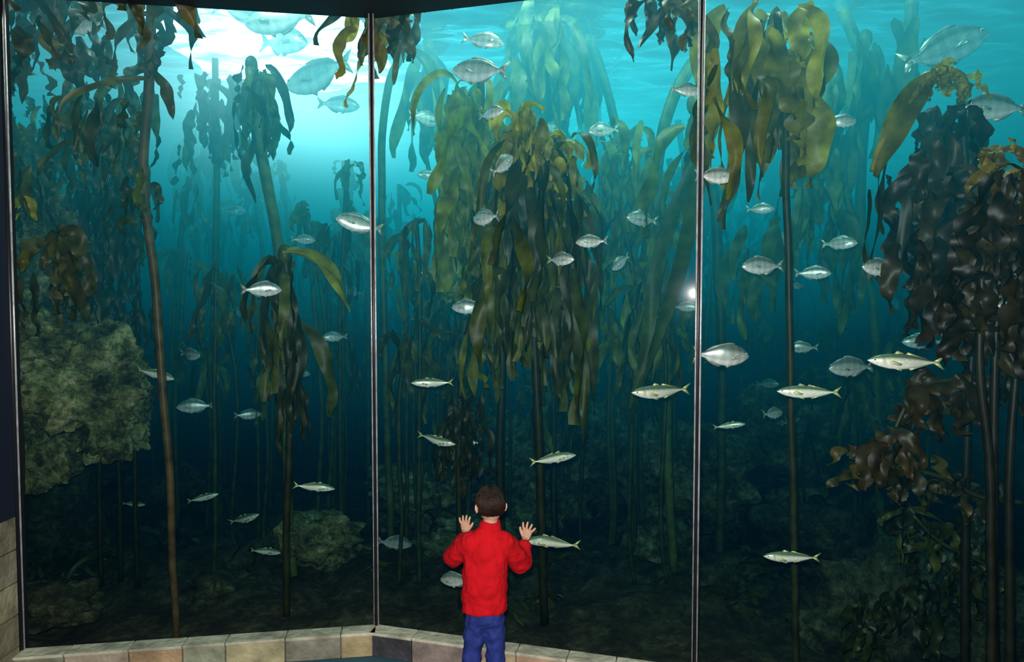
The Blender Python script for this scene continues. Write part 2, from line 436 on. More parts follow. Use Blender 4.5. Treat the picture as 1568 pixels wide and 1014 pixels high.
cluster(mb,P(22,312,4.25),7,.28,.06,r,spread=.8,up=.5,c1=GREEN,c2=YEL,bulb=.02,bush=False)
cluster(mb,P(30,400,4.3),8,.4,.06,r,spread=.6,up=.3,c1=DARK,c2=BROWN,bulb=.0,wander=1.2)
mb.obj('kelp_plant',M_kelp)

mb,r=K(4)
stipe(mb,[(384,105),(398,220),(418,330),(432,430),(438,560),(440,700),(446,840),(452,975)],5.4,.05,.03,(.14,.17,.04))
cluster(mb,P(385,100,5.4),26,.62,.075,r,spread=.75,up=.8,c1=DARK,c2=MID,wander=1.3,jit=.14)
mb.obj('kelp_plant',M_kelp)
mb,r=K(24)
for i in range(7):
    cluster(mb,P(r.uniform(305,350),r.uniform(85,200),6.2),8,.5,.07,r,spread=.7,up=.6,c1=DARK,c2=MID,wander=1.2,jit=.15,bulb=0)
stipe(mb,[(328,90),(332,300),(326,600),(335,960)],6.2,.03,.03,MID)
mb.obj('kelp_plant',M_kelp)
mb,r=K(5)
stipe(mb,[(436,388),(446,520),(442,700),(438,850),(440,980)],4.75,.03,.025,DARK)
cluster(mb,P(436,390,4.75),26,.9,.08,r,spread=.3,up=.3,droop=2.6,c1=DARK,c2=(.10,.12,.02),wander=.7,jit=.07)
cluster(mb,P(445,500,4.75),14,.7,.06,r,spread=.3,up=.1,droop=2.6,c1=DARK,c2=DARK,wander=.8,jit=.07,bulb=0)
blade(mb,P(432,384,4.7),(.8,0,.25),.68,.10,1.1,(.24,.23,.03),r,ruf=.15); blade(mb,P(440,384,4.7),(.8,.1,.1),.55,.09,.8,(.18,.20,.03),r,ruf=.15)
mb.obj('kelp_plant',M_kelp)
mb,r=K(6)
stipe(mb,[(622,78),(598,120),(586,190),(584,300),(588,500),(594,700),(600,960)],5.8,.035,.03,(.10,.15,.05))
blade(mb,P(622,78,5.8),(1,0,.3),.6,.09,1.6,MID,r,.2); blade(mb,P(622,80,5.8),(.6,.2,.5),.5,.09,2.0,MID,r,.2)
cluster(mb,P(655,72,6.2),12,.9,.14,r,spread=.6,up=.4,c1=MID,c2=GREEN,wander=.6,ruf=.2)
stipe(mb,[(655,72),(648,200),(672,330),(690,430),(684,520),(700,700)],6.2,.02,.02,MID)
cluster(mb,P(690,425,5.4),5,.35,.07,r,spread=.8,up=.3,c1=GREEN,c2=YEL,bush=False)
mb.obj('kelp_plant',M_kelp)

# central masses
DG=(.07,.09,.015)
mb,r=K(8)
stipe(mb,[(800,175),(812,300),(818,500),(826,700),(834,985)],4.7,.03,.03,DARK)
for i in range(12):
    cluster(mb,P(805+r.uniform(-48,66),172+r.uniform(0,120),4.65+r.uniform(-.12,.15)),13,1.12,.085,r,spread=.45,up=.5,droop=2.4,c1=DARK,c2=DG,bulb=.03,ruf=.4,wander=.6,jit=.10,n=16)
cluster(mb,P(803,172,4.5),34,.43,.07,r,spread=.6,up=1.1,droop=2.0,c1=(.12,.12,.02),c2=(.44,.38,.035),bulb=.04,wander=1.0,jit=.14)
cluster(mb,P(852,205,4.5),22,.43,.075,r,spread=.6,up=.9,droop=2.2,c1=(.12,.12,.02),c2=(.44,.38,.035),bulb=.02,wander=1.0,jit=.12)
for i in range(38):
    cluster(mb,P(r.uniform(725,898),r.uniform(240,475),4.7+r.uniform(-.2,.3)),6,.55,.07,r,spread=.35,up=.3,droop=2.2,c1=DARK,c2=GREEN,bulb=0,wander=.8)
mb.obj('kelp_plant',M_kelp)
mb,r=K(9)
stipe(mb,[(735,95),(742,300),(768,520),(766,700),(770,985)],5.1,.03,.03,DARK)
for i in range(14):
    cluster(mb,P(728+r.uniform(-48,45),112+r.uniform(0,120),5.0+r.uniform(-.2,.2)),9,.85,.09,r,spread=.55,up=.6,droop=2.2,c1=GREEN,c2=(.23,.27,.04),bulb=.0,wander=.8,n=15,jit=.12)
for i in range(14):
    cluster(mb,P(r.uniform(680,770),r.uniform(210,370),4.95),5,.65,.08,r,spread=.4,up=.3,droop=2.2,c1=MID,c2=GREEN,bulb=0,wander=.8)
mb.obj('kelp_plant',M_kelp)
mb,r=K(10)
for i in range(13):
    cluster(mb,P(r.uniform(770,885),r.uniform(-20,90),5.9+r.uniform(-.3,.4)),8,.85,.10,r,spread=.5,up=.3,droop=2.2,c1=MID,c2=(.17,.20,.03),bulb=.0,wander=.8,jit=.15)
stipe(mb,[(830,60),(850,300),(845,600),(850,960)],6.0,.03,.03,DARK)
mb.obj('kelp_plant',M_kelp)
mb,r=K(11)
stipe(mb,[(905,60),(930,140),(955,260),(968,450),(970,700),(968,985)],6.0,.04,.035,(.10,.16,.04))
cluster(mb,P(900,65,6.0),9,.7,.15,r,spread=.6,up=.3,c1=MID,c2=GREEN,ruf=.15)
for (u,v) in ((958,190),(975,215),(990,260),(1000,290),(925,210),(940,330),(1000,380),(1020,430),(950,450)):
    cluster(mb,P(u,v,5.4),10,.7,.075,r,spread=.6,up=.7,droop=2.0,c1=MID,c2=(.24,.27,.04),wander=.9,bulb=0,jit=.15)
mb.obj('kelp_plant',M_kelp)
mb,r=K(12)
stipe(mb,[(1062,95),(1030,150),(1012,220),(1006,330),(1020,520),(1022,700),(1030,980)],5.4,.05,.035,(.12,.18,.05))
blade(mb,P(1085,150,4.5),(-.2,.1,-1),2.3,.13,.1,(.07,.10,.02),r,.12,22,.35)
blade(mb,P(1062,250,4.8),(-.35,.1,-1),1.8,.12,.1,(.07,.10,.02),r,.15,20,.3)
cluster(mb,P(1062,160,4.9),12,.85,.11,r,spread=.5,up=.3,c1=MID,c2=GREEN)
stipe(mb,[(1090,260),(1100,400),(1106,600),(1100,960)],5.6,.045,.035,(.07,.11,.04))
mb.obj('kelp_plant',M_kelp)

# near fronds at top
mb,r=K(13)
for (u,v,n_,L,c_) in ((600,-5,20,.46,(.16,.12,.02)),(560,0,5,.42,(.42,.34,.03)),(640,-25,6,.30,BROWN),(560,60,3,.48,(.36,.27,.03)),(690,-15,3,.26,BROWN),(590,20,8,.42,BROWN)):
    cluster(mb,P(u,v,4.42),n_,L,.078,r,spread=.6,up=.2,droop=1.8,c1=(.018,.02,.008),c2=c_,bulb=0,wander=1.0,bush=False,jit=.08)
mb.obj('kelp_frond',M_kelp)
mb,r=K(14)
for (u,v,n_,L) in ((975,-30,6,.32),(1015,-10,9,.45),(1040,20,8,.32)):
    cluster(mb,P(u,v,4.12),n_,L,.068,r,spread=.5,up=.2,droop=2.,c1=(.018,.018,.008),c2=BROWN,bulb=0,wander=1.2,bush=False,jit=.08)
mb.obj('kelp_frond',M_kelp)

# right panel big blades
mb,r=K(15); k=.88
stipe(mb,[(1190,20),(1199,120),(1204,250),(1207,400),(1211,600),(1215,800),(1220,1040)],4.0,.024,.022,(.035,.045,.02))
OL=(.30,.27,.032)
for (u,v,n_,L,W) in ((1185,5,9,.65,.15),(1135,0,8,.8,.13),(1215,10,7,.7,.14),(1190,60,7,.8,.15),(1105,50,7,.75,.12),(1155,-10,7,.95,.11),(1230,90,6,.65,.13)):
    cluster(mb,P(u,v,3.98+r.uniform(-.1,.1)),n_,L*k,W*k,r,spread=.6,up=.2,droop=1.8,c1=(.04,.05,.010),c2=OL,bulb=0,ruf=.38,wander=.9,n=20,jit=.09)
for (u,v,L) in ((1120,120,1.0),(1135,100,.9),(1095,60,1.1),(1125,60,1.2)):
    blade(mb,P(u,v,3.98),(.1,0,-1),L*k,.10,2,(.06,.06,.012),r,.35,18,.8)
mb.obj('kelp_plant',M_kelp)

mb,r=K(16)
stipe(mb,[(1285,0),(1310,60),(1330,110),(1322,200),(1318,350),(1338,480),(1346,700),(1350,960)],5.4,.048,.033,(.12,.17,.04))
stipe(mb,[(1400,-20),(1385,80),(1350,150),(1310,190),(1290,260),(1310,350)],5.2,.05,.03,(.12,.17,.04))
cluster(mb,P(1325,60,5.2),12,.8,.13,r,spread=.6,up=.3,c1=MID,c2=GREEN,ruf=.2)
for (u,v) in ((1255,90),(1275,110),(1262,250),(1240,230),(1380,30),(1290,320),(1160,330),(1270,180)):
    cluster(mb,P(u,v,5.1),9,.7,.10,r,spread=.5,up=.3,droop=2.2,c1=MID,c2=GREEN,ruf=.25,bulb=0,jit=.15,wander=.8)
mb.obj('kelp_plant',M_kelp)
mb,r=K(17); k=.82; yy=3.6
arch=stipe(mb,[(1478,150),(1470,118),(1440,108),(1415,125),(1385,170),(1350,220),(1335,262)],yy,.03,.012,(.26,.22,.04))
for i,q in enumerate(arch[2:-14:2]):
    cluster(mb,q,5,.13,.045,r,spread=.8,up=.8,droop=1.2,c1=(.14,.12,.02),c2=(.36,.32,.05),bulb=0,wander=1.0,bush=False,jit=.04)
blade(mb,P(1430,115,yy),(-.65,0,-.45),.62,.15,.6,(.11,.11,.022),r,.15,14,.2)
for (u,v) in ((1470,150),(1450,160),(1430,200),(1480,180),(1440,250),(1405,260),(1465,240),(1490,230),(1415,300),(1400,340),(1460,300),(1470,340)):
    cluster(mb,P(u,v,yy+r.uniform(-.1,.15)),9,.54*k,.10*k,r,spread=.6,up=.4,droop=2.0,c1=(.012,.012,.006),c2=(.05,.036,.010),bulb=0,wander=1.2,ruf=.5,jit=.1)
for (u,v,L) in ((1345,262,.7),(1390,280,.8),(1360,240,.5),(1330,290,.5)):
    blade(mb,P(u,v,yy),(-.1,0,-1),L*k,.06,1.5,DARK,r,.3)
stipe(mb,[(1470,150),(1482,300),(1488,500),(1480,700),(1478,900),(1480,1080)],yy+.05,.02,.023,(.02,.02,.010))
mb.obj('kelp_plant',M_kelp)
mb,r=K(18)
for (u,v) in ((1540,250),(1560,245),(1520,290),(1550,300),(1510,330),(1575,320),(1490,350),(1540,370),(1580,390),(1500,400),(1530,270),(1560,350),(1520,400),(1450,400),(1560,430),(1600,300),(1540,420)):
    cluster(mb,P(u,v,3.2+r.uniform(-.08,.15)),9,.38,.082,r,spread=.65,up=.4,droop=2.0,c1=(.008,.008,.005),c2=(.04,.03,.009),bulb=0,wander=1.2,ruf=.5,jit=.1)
for kk,(a,b,c_) in enumerate(((1508,1500,1515),(1530,1525,1520),(1548,1556,1545),(1575,1570,1580))):
    stipe(mb,[(a,380),(b,550),(c_,750),(c_+6,1060)],3.22+.05*kk,.018,.022,(.02,.02,.010))
cluster(mb,P(1535,244,3.2),18,.18,.05,r,spread=.9,up=.9,droop=1.5,c1=BROWN,c2=(.22,.18,.03),bulb=.0,wander=.9,bush=False,jit=.08)
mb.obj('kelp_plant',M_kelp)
mb,r=K(19); k=.86
br=stipe(mb,[(1590,548),(1530,575),(1460,582),(1410,590),(1380,640),(1360,690)],3.5,.014,.009,(.06,.055,.015))
for q in br[4::3]:
    cluster(mb,q,5,.30,.068,r,spread=.7,up=.2,droop=1.8,c1=(.018,.018,.008),c2=(.07,.045,.012),bulb=0,wander=1.2,ruf=.5,bush=False)
br=stipe(mb,[(1570,770),(1500,760),(1440,730),(1390,720),(1340,715),(1300,700)],3.6,.012,.009,(.05,.05,.015))
for q in br[3::3]:
    cluster(mb,q,5,.26,.068,r,spread=.9,up=.5,droop=.9,c1=(.018,.02,.008),c2=(.09,.075,.018),bulb=0,wander=1.2,ruf=.5,bush=False)
br=stipe(mb,[(1568,900),(1500,860),(1440,830),(1400,790)],3.7,.010,.009,(.05,.06,.02))
for q in br[3::3]:
    cluster(mb,q,4,.30,.045,r,spread=.9,up=.2,droop=.9,c1=(.03,.04,.01),c2=DG,bulb=0,wander=1.0,ruf=.4,bush=False)
for i in range(18):
    cluster(mb,P(r.uniform(1320,1560),r.uniform(740,960),r.uniform(3.8,4.4)),6,.28,.055,r,spread=.9,up=.4,droop=1.2,c1=(.015,.02,.008),c2=(.04,.055,.012),bulb=0,wander=1.2,ruf=.4)
mb.obj('kelp_frond',M_kelp)
# deep foliage
mb,r=K(20)
for i in range(54):
    u=r.uniform(-60,1640); y=r.uniform(6.9,9.8); v=r.uniform(130,330) if not 560<u<690 else r.uniform(250,500)
    if 380<u<560 and v<260: v+=150
    a=r.uniform(-50,50)
    stipe(mb,[(u,v),(u+a*.6,v+120),(u+a,500),(u+a*.7,650),(u+a,950)],y,.035,.03,(.07,.12,.04),4)
    for k in range(4):
        cluster(mb,P(u+a*.3*k+r.uniform(-22,22),v+k*50+r.uniform(-10,25),y),6,.75,.11,r,spread=.7,up=.7,droop=1.6,c1=MID,c2=GREEN,bulb=0,wander=1.1,n=9,jit=.22)
mb.obj('kelp_forest',M_kelp)
mb,r=K(23)
for i in range(70):
    u=r.uniform(240,1540); y=r.uniform(6.0,8.4); v=r.uniform(240,500); a=r.uniform(-40,40)
    stipe(mb,[(u,v),(u+a*.4,v+100),(u+a,620),(u+a*.8,780),(u+a,950)],y,.024,.020,(.09,.13,.04),4)
    cluster(mb,P(u,v,y),8,.45,.07,r,spread=.8,up=.8,droop=1.6,c1=MID,c2=GREEN,bulb=0,wander=1.2,n=8,jit=.1)
mb.obj('kelp_stalks',M_kelp)
mb,r=K(21)
for i in range(40):
    u=r.choice([r.uniform(250,560),r.uniform(600,700),r.uniform(700,1060),r.uniform(1060,1460)]); y=r.uniform(5.2,6.4); v=r.uniform(310,580)
    a=r.uniform(-25,25)
    stipe(mb,[(u,v),(u+a,v+150),(u+a*.6,800),(u+a,960)],y,.018,.016,(.05,.08,.03),4)
    cluster(mb,P(u,v,y),10,.6,.06,r,spread=.6,up=.5,droop=1.6,c1=DARK,c2=GREEN,bulb=.0,wander=1.0,n=10,jit=.15)
for i in range(8): cluster(mb,P(705+r.uniform(-15,20),590+r.uniform(0,60),4.9),7,.5,.05,r,spread=.5,up=.5,droop=2.4,c1=DARK,c2=DARK,bulb=0,wander=.8)
stipe(mb,[(705,580),(702,750),(706,985)],4.9,.02,.02,DARK)
mb.obj('kelp_undergrowth',M_kelp)
mb,r=K(22)
for i in range(45):
    u=r.uniform(30,1568); y=r.uniform(4.8,7.3)
    q=P(u,700,y); q.z=floor_z(q.x,q.y)+.02
    cluster(mb,q,9,r.uniform(.2,.5),.05,r,spread=.8,up=1.2,droop=.7,c1=DARK,c2=DG,bulb=0,wander=.9,n=8,bush=False)
mb.obj('seaweed_bed',M_kelp)

# ------------------------------------------------------------------ rocks
def rock(mb,c,rad,seed,seg=56):
    def fn(q):
        n1=noise.fractal(q*1.2+Vector((seed,0,0)),1,2,5)*.42
        ds,_=noise.voronoi(q*1.9+Vector((seed,seed,0)))
        n2=-(ds[1]-ds[0]<.12)*.07
        n3=noise.fractal(q*4.5+Vector((seed,3,0)),1,2,5)*.16
        return q*(1+n1+n2+n3-ds[0]*.25+.1)
    ell(mb,c,rad,(.3,.3,.2),seg,seg//2,fn=fn)
mb=MB()
for i,(u,v,y,rx,ry,rz) in enumerate(((60,335,4.95,.34,.3,.24),(20,430,4.95,.35,.4,.42),(100,400,5.1,.22,.3,.35))): rock(mb,P(u,v,y),(rx,ry,rz),i*3.7,72)
for i,(u,v,y,rx,ry,rz) in enumerate(((115,590,4.85,.52,.40,.42),(65,520,4.85,.38,.36,.24),(30,640,5.0,.6,.5,.5),(172,640,4.95,.26,.3,.28))): rock(mb,P(u,v,y),(rx,ry,rz),11+i*3.7,110)
mb.obj('reef_rock',M_rock)
mb=MB()
for i,(u,v,y,rx,ry,rz) in enumerate(((50,800,5.9,.6,.6,.9),(-40,900,5.6,.6,.6,.8),(60,560,6.3,.9,.5,1.6))): rock(mb,P(u,v,y),(rx,ry,rz),30+i*3.7)
mb.obj('reef_rock',M_rockd)
for i,(u,v,y,rx,ry,rz,br) in enumerate(((85,925,4.65,.28,.26,.15,0),(490,815,5.6,.35,.35,.17,1),(500,900,5.9,.45,.4,.4,0),(350,910,5.2,.35,.3,.16,0),(640,745,6.4,.5,.4,.2,1),(760,690,7.0,.7,.5,.4,1),(920,700,7.0,.8,.5,.5,1),(1060,720,6.6,.7,.5,.45,1),(1290,650,6.6,1.0,.6,.6,1),(1250,820,5.6,.45,.4,.3,0),(1350,930,4.5,.36,.3,.36,0),(1420,900,4.7,.45,.4,.35,0),(1300,980,4.5,.38,.3,.28,0),(1520,940,4.3,.5,.4,.3,0),(1440,700,6.2,.9,.6,.6,0),(250,800,6.8,.8,.6,.5,0),(600,930,5.4,.4,.4,.2,0),(900,880,5.8,.5,.4,.2,0),(1100,900,5.4,.5,.4,.25,0),(720,830,6.0,.5,.4,.25,1),(820,770,6.6,.5,.4,.3,1),(180,950,5.1,.4,.3,.15,0),(1000,830,6.2,.4,.4,.3,1),(640,900,5.7,.3,.3,.2,1))):
    mb=MB(); c_=P(u,v,y); rock(mb,c_,(rx,ry,rz),50+i*2.3,48)
    if c_.z-rz>0.05: rock(mb,Vector((c_.x,c_.y+.1,(c_.z-rz)*.5)),(rx*.85,ry*.85,(c_.z-rz)*.7+.1),90+i,30)
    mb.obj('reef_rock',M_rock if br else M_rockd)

# ------------------------------------------------------------------ fish
def fish_mesh(kind,bend,seed):
    mb=MB(); rng=random.Random(seed)
    if kind=='m':
        prof=[(.5,.0,.0,.004),(.47,.024,-.022,.020),(.42,.052,-.048,.038),(.34,.080,-.078,.055),(.22,.100,-.104,.066),(.08,.104,-.112,.066),(-.06,.092,-.098,.056),(-.2,.066,-.070,.040),(-.32,.036,-.038,.022),(-.40,.018,-.018,.012),(-.43,.016,-.016,.008)]
        back=(.10,.17,.10); side=(.92,.93,.74); belly=(.98,.97,.86)
    else:
        prof=[(.5,-.02,-.03,.006),(.47,.035,-.065,.030),(.42,.085,-.105,.050),(.34,.145,-.150,.068),(.22,.195,-.185,.080),(.08,.210,-.200,.080),(-.06,.185,-.180,.068),(-.2,.125,-.125,.048),(-.30,.065,-.070,.028),(-.37,.040,-.042,.016),(-.40,.040,-.042,.010)]
        back=(.14,.20,.18); side=(.55,.62,.55); belly=(.92,.92,.86)
    def bx(x,y,z): 
        return Vector((x,y+bend*math.sin((0.2-x)*3.0)*max(0,.2-x),z))
    pr=[]
    for i in range(len(prof)-1):
        for k in range(3):
            t=k/3; pr.append(tuple(prof[i][j]+(prof[i+1][j]-prof[i][j])*t for j in range(4)))
    pr.append(prof[-1])
    seg=20; vs=[];cs=[];fs=[]
    for (x,zt,zb,w) in pr:
        for k in range(seg):
            a=2*math.pi*k/seg; cz=math.cos(a); sy=math.sin(a)
            zc=(zt+zb)/2; z=zc+cz*(zt-zb)/2
            vs.append(bx(x,sy*w*(abs(sy)**.15 if sy else 1),z))
            if cz>.55: c=back
            elif cz>.2: c=lerp(side,back,(cz-.2)/.35)
            elif cz>-.5: c=side
            else: c=belly
            if kind=='b':
                s=.88+.12*math.sin(x*42); c=tuple(q*s for q in c)
            if kind=='m' and .28<x<.32 and abs(cz)<.5: c=tuple(q*.6 for q in c)
            cs.append(c)
    n=len(pr)
    for i in range(n-1):
        for k in range(seg):
            k2=(k+1)%seg; fs.append((i*seg+k,i*seg+k2,(i+1)*seg+k2,(i+1)*seg+k))
    fs.append(tuple(range(seg-1,-1,-1))); fs.append(tuple((n-1)*seg+k for k in range(seg)))
    mb.add(vs,fs,cs)
    def fin(pts,col,y0=0,lean=0):
        o=[bx(x,y0+.0025+lean*j,z) for j,(x,z) in enumerate(pts)]; q=[bx(x,y0-.0025+lean*j,z) for j,(x,z) in enumerate(pts)]
        n=len(pts); mb.add(o+q,[tuple(range(n)),tuple(range(2*n-1,n-1,-1))]+[(i,n+i,n+(i+1)%n,(i+1)%n) for i in range(n)],col)
    fc=(.44,.46,.22) if kind=='m' else (.30,.33,.26)
    if kind=='m':
        fin([(-.41,.014),(-.47,.05),(-.56,.105),(-.50,.02),(-.485,0)],(.48,.50,.18)); fin([(-.41,-.014),(-.485,0),(-.50,-.02),(-.56,-.105),(-.47,-.05)],(.48,.50,.18))
        fin([(-.41,.014),(-.485,0),(-.41,-.014)],(.48,.50,.18))
        fin([(.16,.098),(.12,.140),(.04,.112),(.02,.100)],fc); fin([(.0,.095),(-.03,.125),(-.12,.096),(-.3,.050),(-.36,.028),(-.2,.064)],fc)
        fin([(-.05,-.095),(-.08,-.12),(-.16,-.092),(-.33,-.045),(-.36,-.03),(-.2,-.068)],fc)
    else:
        fin([(-.38,.035),(-.45,.09),(-.55,.16),(-.50,.03),(-.48,0)],fc); fin([(-.38,-.035),(-.48,0),(-.50,-.03),(-.55,-.16),(-.45,-.09)],fc); fin([(-.38,.035),(-.48,0),(-.38,-.035)],fc)
        fin([(.2,.195),(.17,.228),(.08,.24),(-.05,.21),(-.2,.16),(-.29,.09),(-.31,.062),(-.2,.12),(-.06,.18),(.08,.205)],fc)
        fin([(-.03,-.18),(-.07,-.22),(-.18,-.18),(-.28,-.10),(-.30,-.068),(-.2,-.12)],fc)
    w=prof[3][3]
    for s in (-1,1):
        fin([(.24,-.01),(.20,.012),(.08,-.03),(.10,-.06),(.22,-.04)],tuple(c*1.1 for c in fc),y0=s*(w+.008),lean=s*.006)
        fin([(.16,prof[4][2]*.9),(.06,prof[4][2]*1.25),(.05,prof[4][2]*.95)],fc,y0=s*.02)
        ex=.415; ez=.012 if kind=='m' else .03; ew=prof[2][3]*.92
        re=.019 if kind=='m' else .024
        ell(mb,bx(ex,s*ew,ez),(re,.008,re),(.75,.72,.55),14,8,mat=1)
        ell(mb,bx(ex,s*(ew+.006),ez),(re*.58,.006,re*.58),(.01,.01,.01),12,8,mat=1)
    ob=mb.obj('tmp',[M_fish,M_eye]); me=ob.data; bpy.data.objects.remove(ob); return me
FM={(k,i):fish_mesh(k,b,i) for k in 'mb' for i,b in enumerate((-.25,0,.3))}
FL=[('m',660,586,62,-1,4.6,10,0),('m',668,675,64,1,4.65,12,-8),('m',710,677,48,1,5.1,15,0),('m',848,701,72,1,4.5,5,6),('m',483,745,60,1,4.65,15,-12),
('m',843,828,86,-1,4.4,5,-2),('m',1013,600,100,-1,4.3,12,0),('m',1236,600,92,-1,4.35,8,0),('m',1388,554,118,-1,4.2,6,2),('m',1210,853,84,-1,4.35,5,0),
('m',1118,651,44,1,5.0,20,8),('m',243,573,62,1,4.9,20,-12),('m',410,844,48,1,5.2,20,0),('m',372,796,60,1,5.3,10,20),('m',312,762,46,1,5.4,10,12),('m',205,772,40,1,5.6,10,0),
('b',697,888,52,-1,4.4,30,-10),('b',735,110,90,-1,4.65,15,10),('b',742,60,62,1,4.8,10,-10),('b',770,252,38,1,4.3,50,35),('b',743,333,40,-1,4.4,50,0),('b',750,172,44,1,4.5,30,0),
('b',925,198,52,-1,5.2,15,-10),('b',985,335,56,-1,5.2,20,5),('b',905,370,48,-1,4.5,10,0),('b',857,397,44,1,4.4,30,0),('b',717,470,54,-1,4.7,15,0),('b',655,418,36,1,5.6,20,0),
('b',548,343,64,-1,4.7,25,15),('b',402,443,56,1,4.5,15,0),('b',465,367,34,1,5.5,20,0),('b',1096,270,62,1,4.3,5,0),('b',1110,545,84,1,4.2,15,0),('b',1167,407,68,-1,4.7,10,0),
('b',1286,372,44,1,5.1,30,0),('b',1347,410,64,-1,4.6,15,5),('b',1246,418,44,1,5.1,30,0),('b',1303,562,76,-1,5.0,10,0),('b',1445,75,125,1,5.7,15,20),('b',1516,165,95,-1,5.0,15,0),
('b',1290,185,48,1,5.0,10,0),('b',1052,138,50,1,4.6,10,0),('b',490,118,120,-1,6.0,15,-8),('b',425,28,115,-1,5.6,15,0),('b',430,62,95,1,6.2,20,-10),('b',130,38,70,-1,4.6,15,0),
('b',1228,532,42,-1,5.5,20,0),('b',1184,633,38,1,5.4,30,0),('b',288,543,46,1,5.5,20,0),('b',298,622,52,-1,5.5,15,0),('b',380,635,34,1,5.7,30,0),('b',512,516,36,-1,5.7,20,0),
('b',605,830,54,1,5.5,15,-15),('b',1412,523,56,-1,5.4,15,0),('b',1550,466,60,-1,4.5,20,0),('b',652,182,44,1,5.6,40,0),('b',655,268,32,-1,5.8,20,0),('b',1165,320,38,1,5.4,20,0),('b',950,402,34,-1,5.0,40,-30),('b',1420,180,44,-1,5.8,20,0),('b',1050,470,36,1,5.6,20,0),('b',380,18,90,1,6.2,15,0),('b',520,160,60,1,6.6,15,0)]
rf=random.Random(5); rg=random.Random(77)
for i in range(22):   # hazy far shoal
    FL.append(('b',rg.uniform(240,1500),rg.uniform(180,660),rg.uniform(26,44),rg.choice((-1,1)),rg.uniform(5.9,7.2),rg.uniform(5,40),rg.uniform(-10,10)))
for (k,u,v,l,f,y,yaw,pt) in FL:
    g_=glass_y(u); y=max(g_+.16,g_+(y-4.1)*.9)
    ob=bpy.data.objects.new('horse_mackerel' if k=='m' else 'sea_bream',FM[(k,rf.randrange(3))]); sc.collection.objects.link(ob)
    ob.location=P(u,v,y); s=PX(l,y)/math.cos(math.radians(yaw))/1.03
    yw=math.radians(yaw*rf.choice((-1,1)))+(0 if f>0 else math.pi)
    ob.rotation_euler=(rf.uniform(-.15,.15),math.radians(-pt),yw); ob.scale=(s,s,s)

# ------------------------------------------------------------------ boy
boy=bpy.data.objects.new('boy',None); sc.collection.objects.link(boy)
def rem(ob,vox,it=4,fac=.5):
    m=ob.modifiers.new('rm','REMESH'); m.mode='VOXEL'; m.voxel_size=vox; m.use_smooth_shade=True
    s=ob.modifiers.new('sm','SMOOTH'); s.iterations=it; s.factor=fac
def disp(ob,st,size):
    t=bpy.data.textures.new('folds','CLOUDS'); t.noise_scale=size
    d=ob.modifiers.new('fold','DISPLACE'); d.texture=t; d.strength=st; d.mid_level=.5; d.texture_coords='GLOBAL'
TX=-.147; HX=-.118
mb=MB()
tor=[((TX,3.640,.505),(.120,.088)),((TX,3.640,.54),(.123,.092)),((TX-.002,3.642,.63),(.124,.094)),((TX,3.648,.72),(.122,.092)),((TX+.006,3.655,.80),(.122,.088)),((TX+.012,3.662,.86),(.118,.080)),((TX+.018,3.668,.905),(.098,.066)),((TX+.024,3.674,.94),(.066,.052)),((TX+.027,3.678,.962),(.050,.047))]
tube(mb,[t[0] for t in tor],[(t[1][0],t[1][1]) for t in tor],32,RED,up=Vector((0,1,0)))
SL=Vector((-.225,3.668,.872)); EL=Vector((-.325,3.765,.755)); WL=Vector((-.283,3.965,.795))
SR=Vector((-.040,3.668,.872)); ER=Vector((.050,3.765,.715)); WR=Vector((.070,3.885,.785))
def arm(S,E,W):
    pts=smooth_path([S+Vector((0.02*(1 if S.x<TX else -1),0,0.0)),S,(S+E)*.5+Vector((0,0,.006)),E,(E+W)*.5,W],4)
    n=len(pts); rr=[.056,.060,.060,.058,.049,.036]
    rad=[]
    for i in range(n):
        t=i/(n-1)*5; k=min(int(t),4); rad.append(rr[k]+(rr[k+1]-rr[k])*(t-k))
    tube(mb,pts,rad,20,RED)
arm(SL,EL,WL); arm(SR,ER,WR)
jk=mb.obj('jacket',M_fleece,boy); rem(jk,.007,4); disp(jk,.028,.075); disp(jk,.007,.03)
mb=MB()
seg=32; vs=[];fs=[]
for i,(z,rx,ry,dx,dy) in enumerate(((.945,.062,.052,0,0),(.985,.054,.050,.002,.003),(.988,.048,.044,.002,.003),(.945,.050,.044,0,0))):
    for q in range(seg):
        a=2*math.pi*q/seg; vs.append((TX+.026+dx+math.cos(a)*rx,3.677+dy+math.sin(a)*ry,z+(.004*math.sin(a*2))))
for i in range(3):
    for q in range(seg):
        q2=(q+1)%seg; fs.append((i*seg+q,i*seg+q2,(i+1)*seg+q2,(i+1)*seg+q))
mb.add(vs,fs,RED); mb.obj('collar',M_fleece,boy)
mb=MB()
tube(mb,[(TX,3.64,.60),(TX,3.64,.52),(TX,3.64,.46),(TX,3.64,.43)],[(.098,.072),(.103,.076),(.104,.078),(.07,.06)],28,BL,up=Vector((0,1,0)))
for s,fx_,fy in ((-1,-.235,3.60),(1,-.085,3.63)):
    hp=Vector((TX+s*.048,3.64,.47)); kn=Vector(((TX+s*.05+fx_)/2-.0,3.655,.28)); an=Vector((fx_,fy,.065))
    pts=smooth_path([hp,(hp+kn)/2,kn,(kn+an)/2,an],4); rr=[.058,.056,.052,.050,.053]; rad=[]
    for i in range(len(pts)):
        t=i/(len(pts)-1)*4; k=min(int(t),3); rad.append(rr[k]+(rr[k+1]-rr[k])*(t-k))
    tube(mb,pts,rad,20,BL)
jn=mb.obj('jeans',M_denim,boy); rem(jn,.008,4); disp(jn,.026,.045)
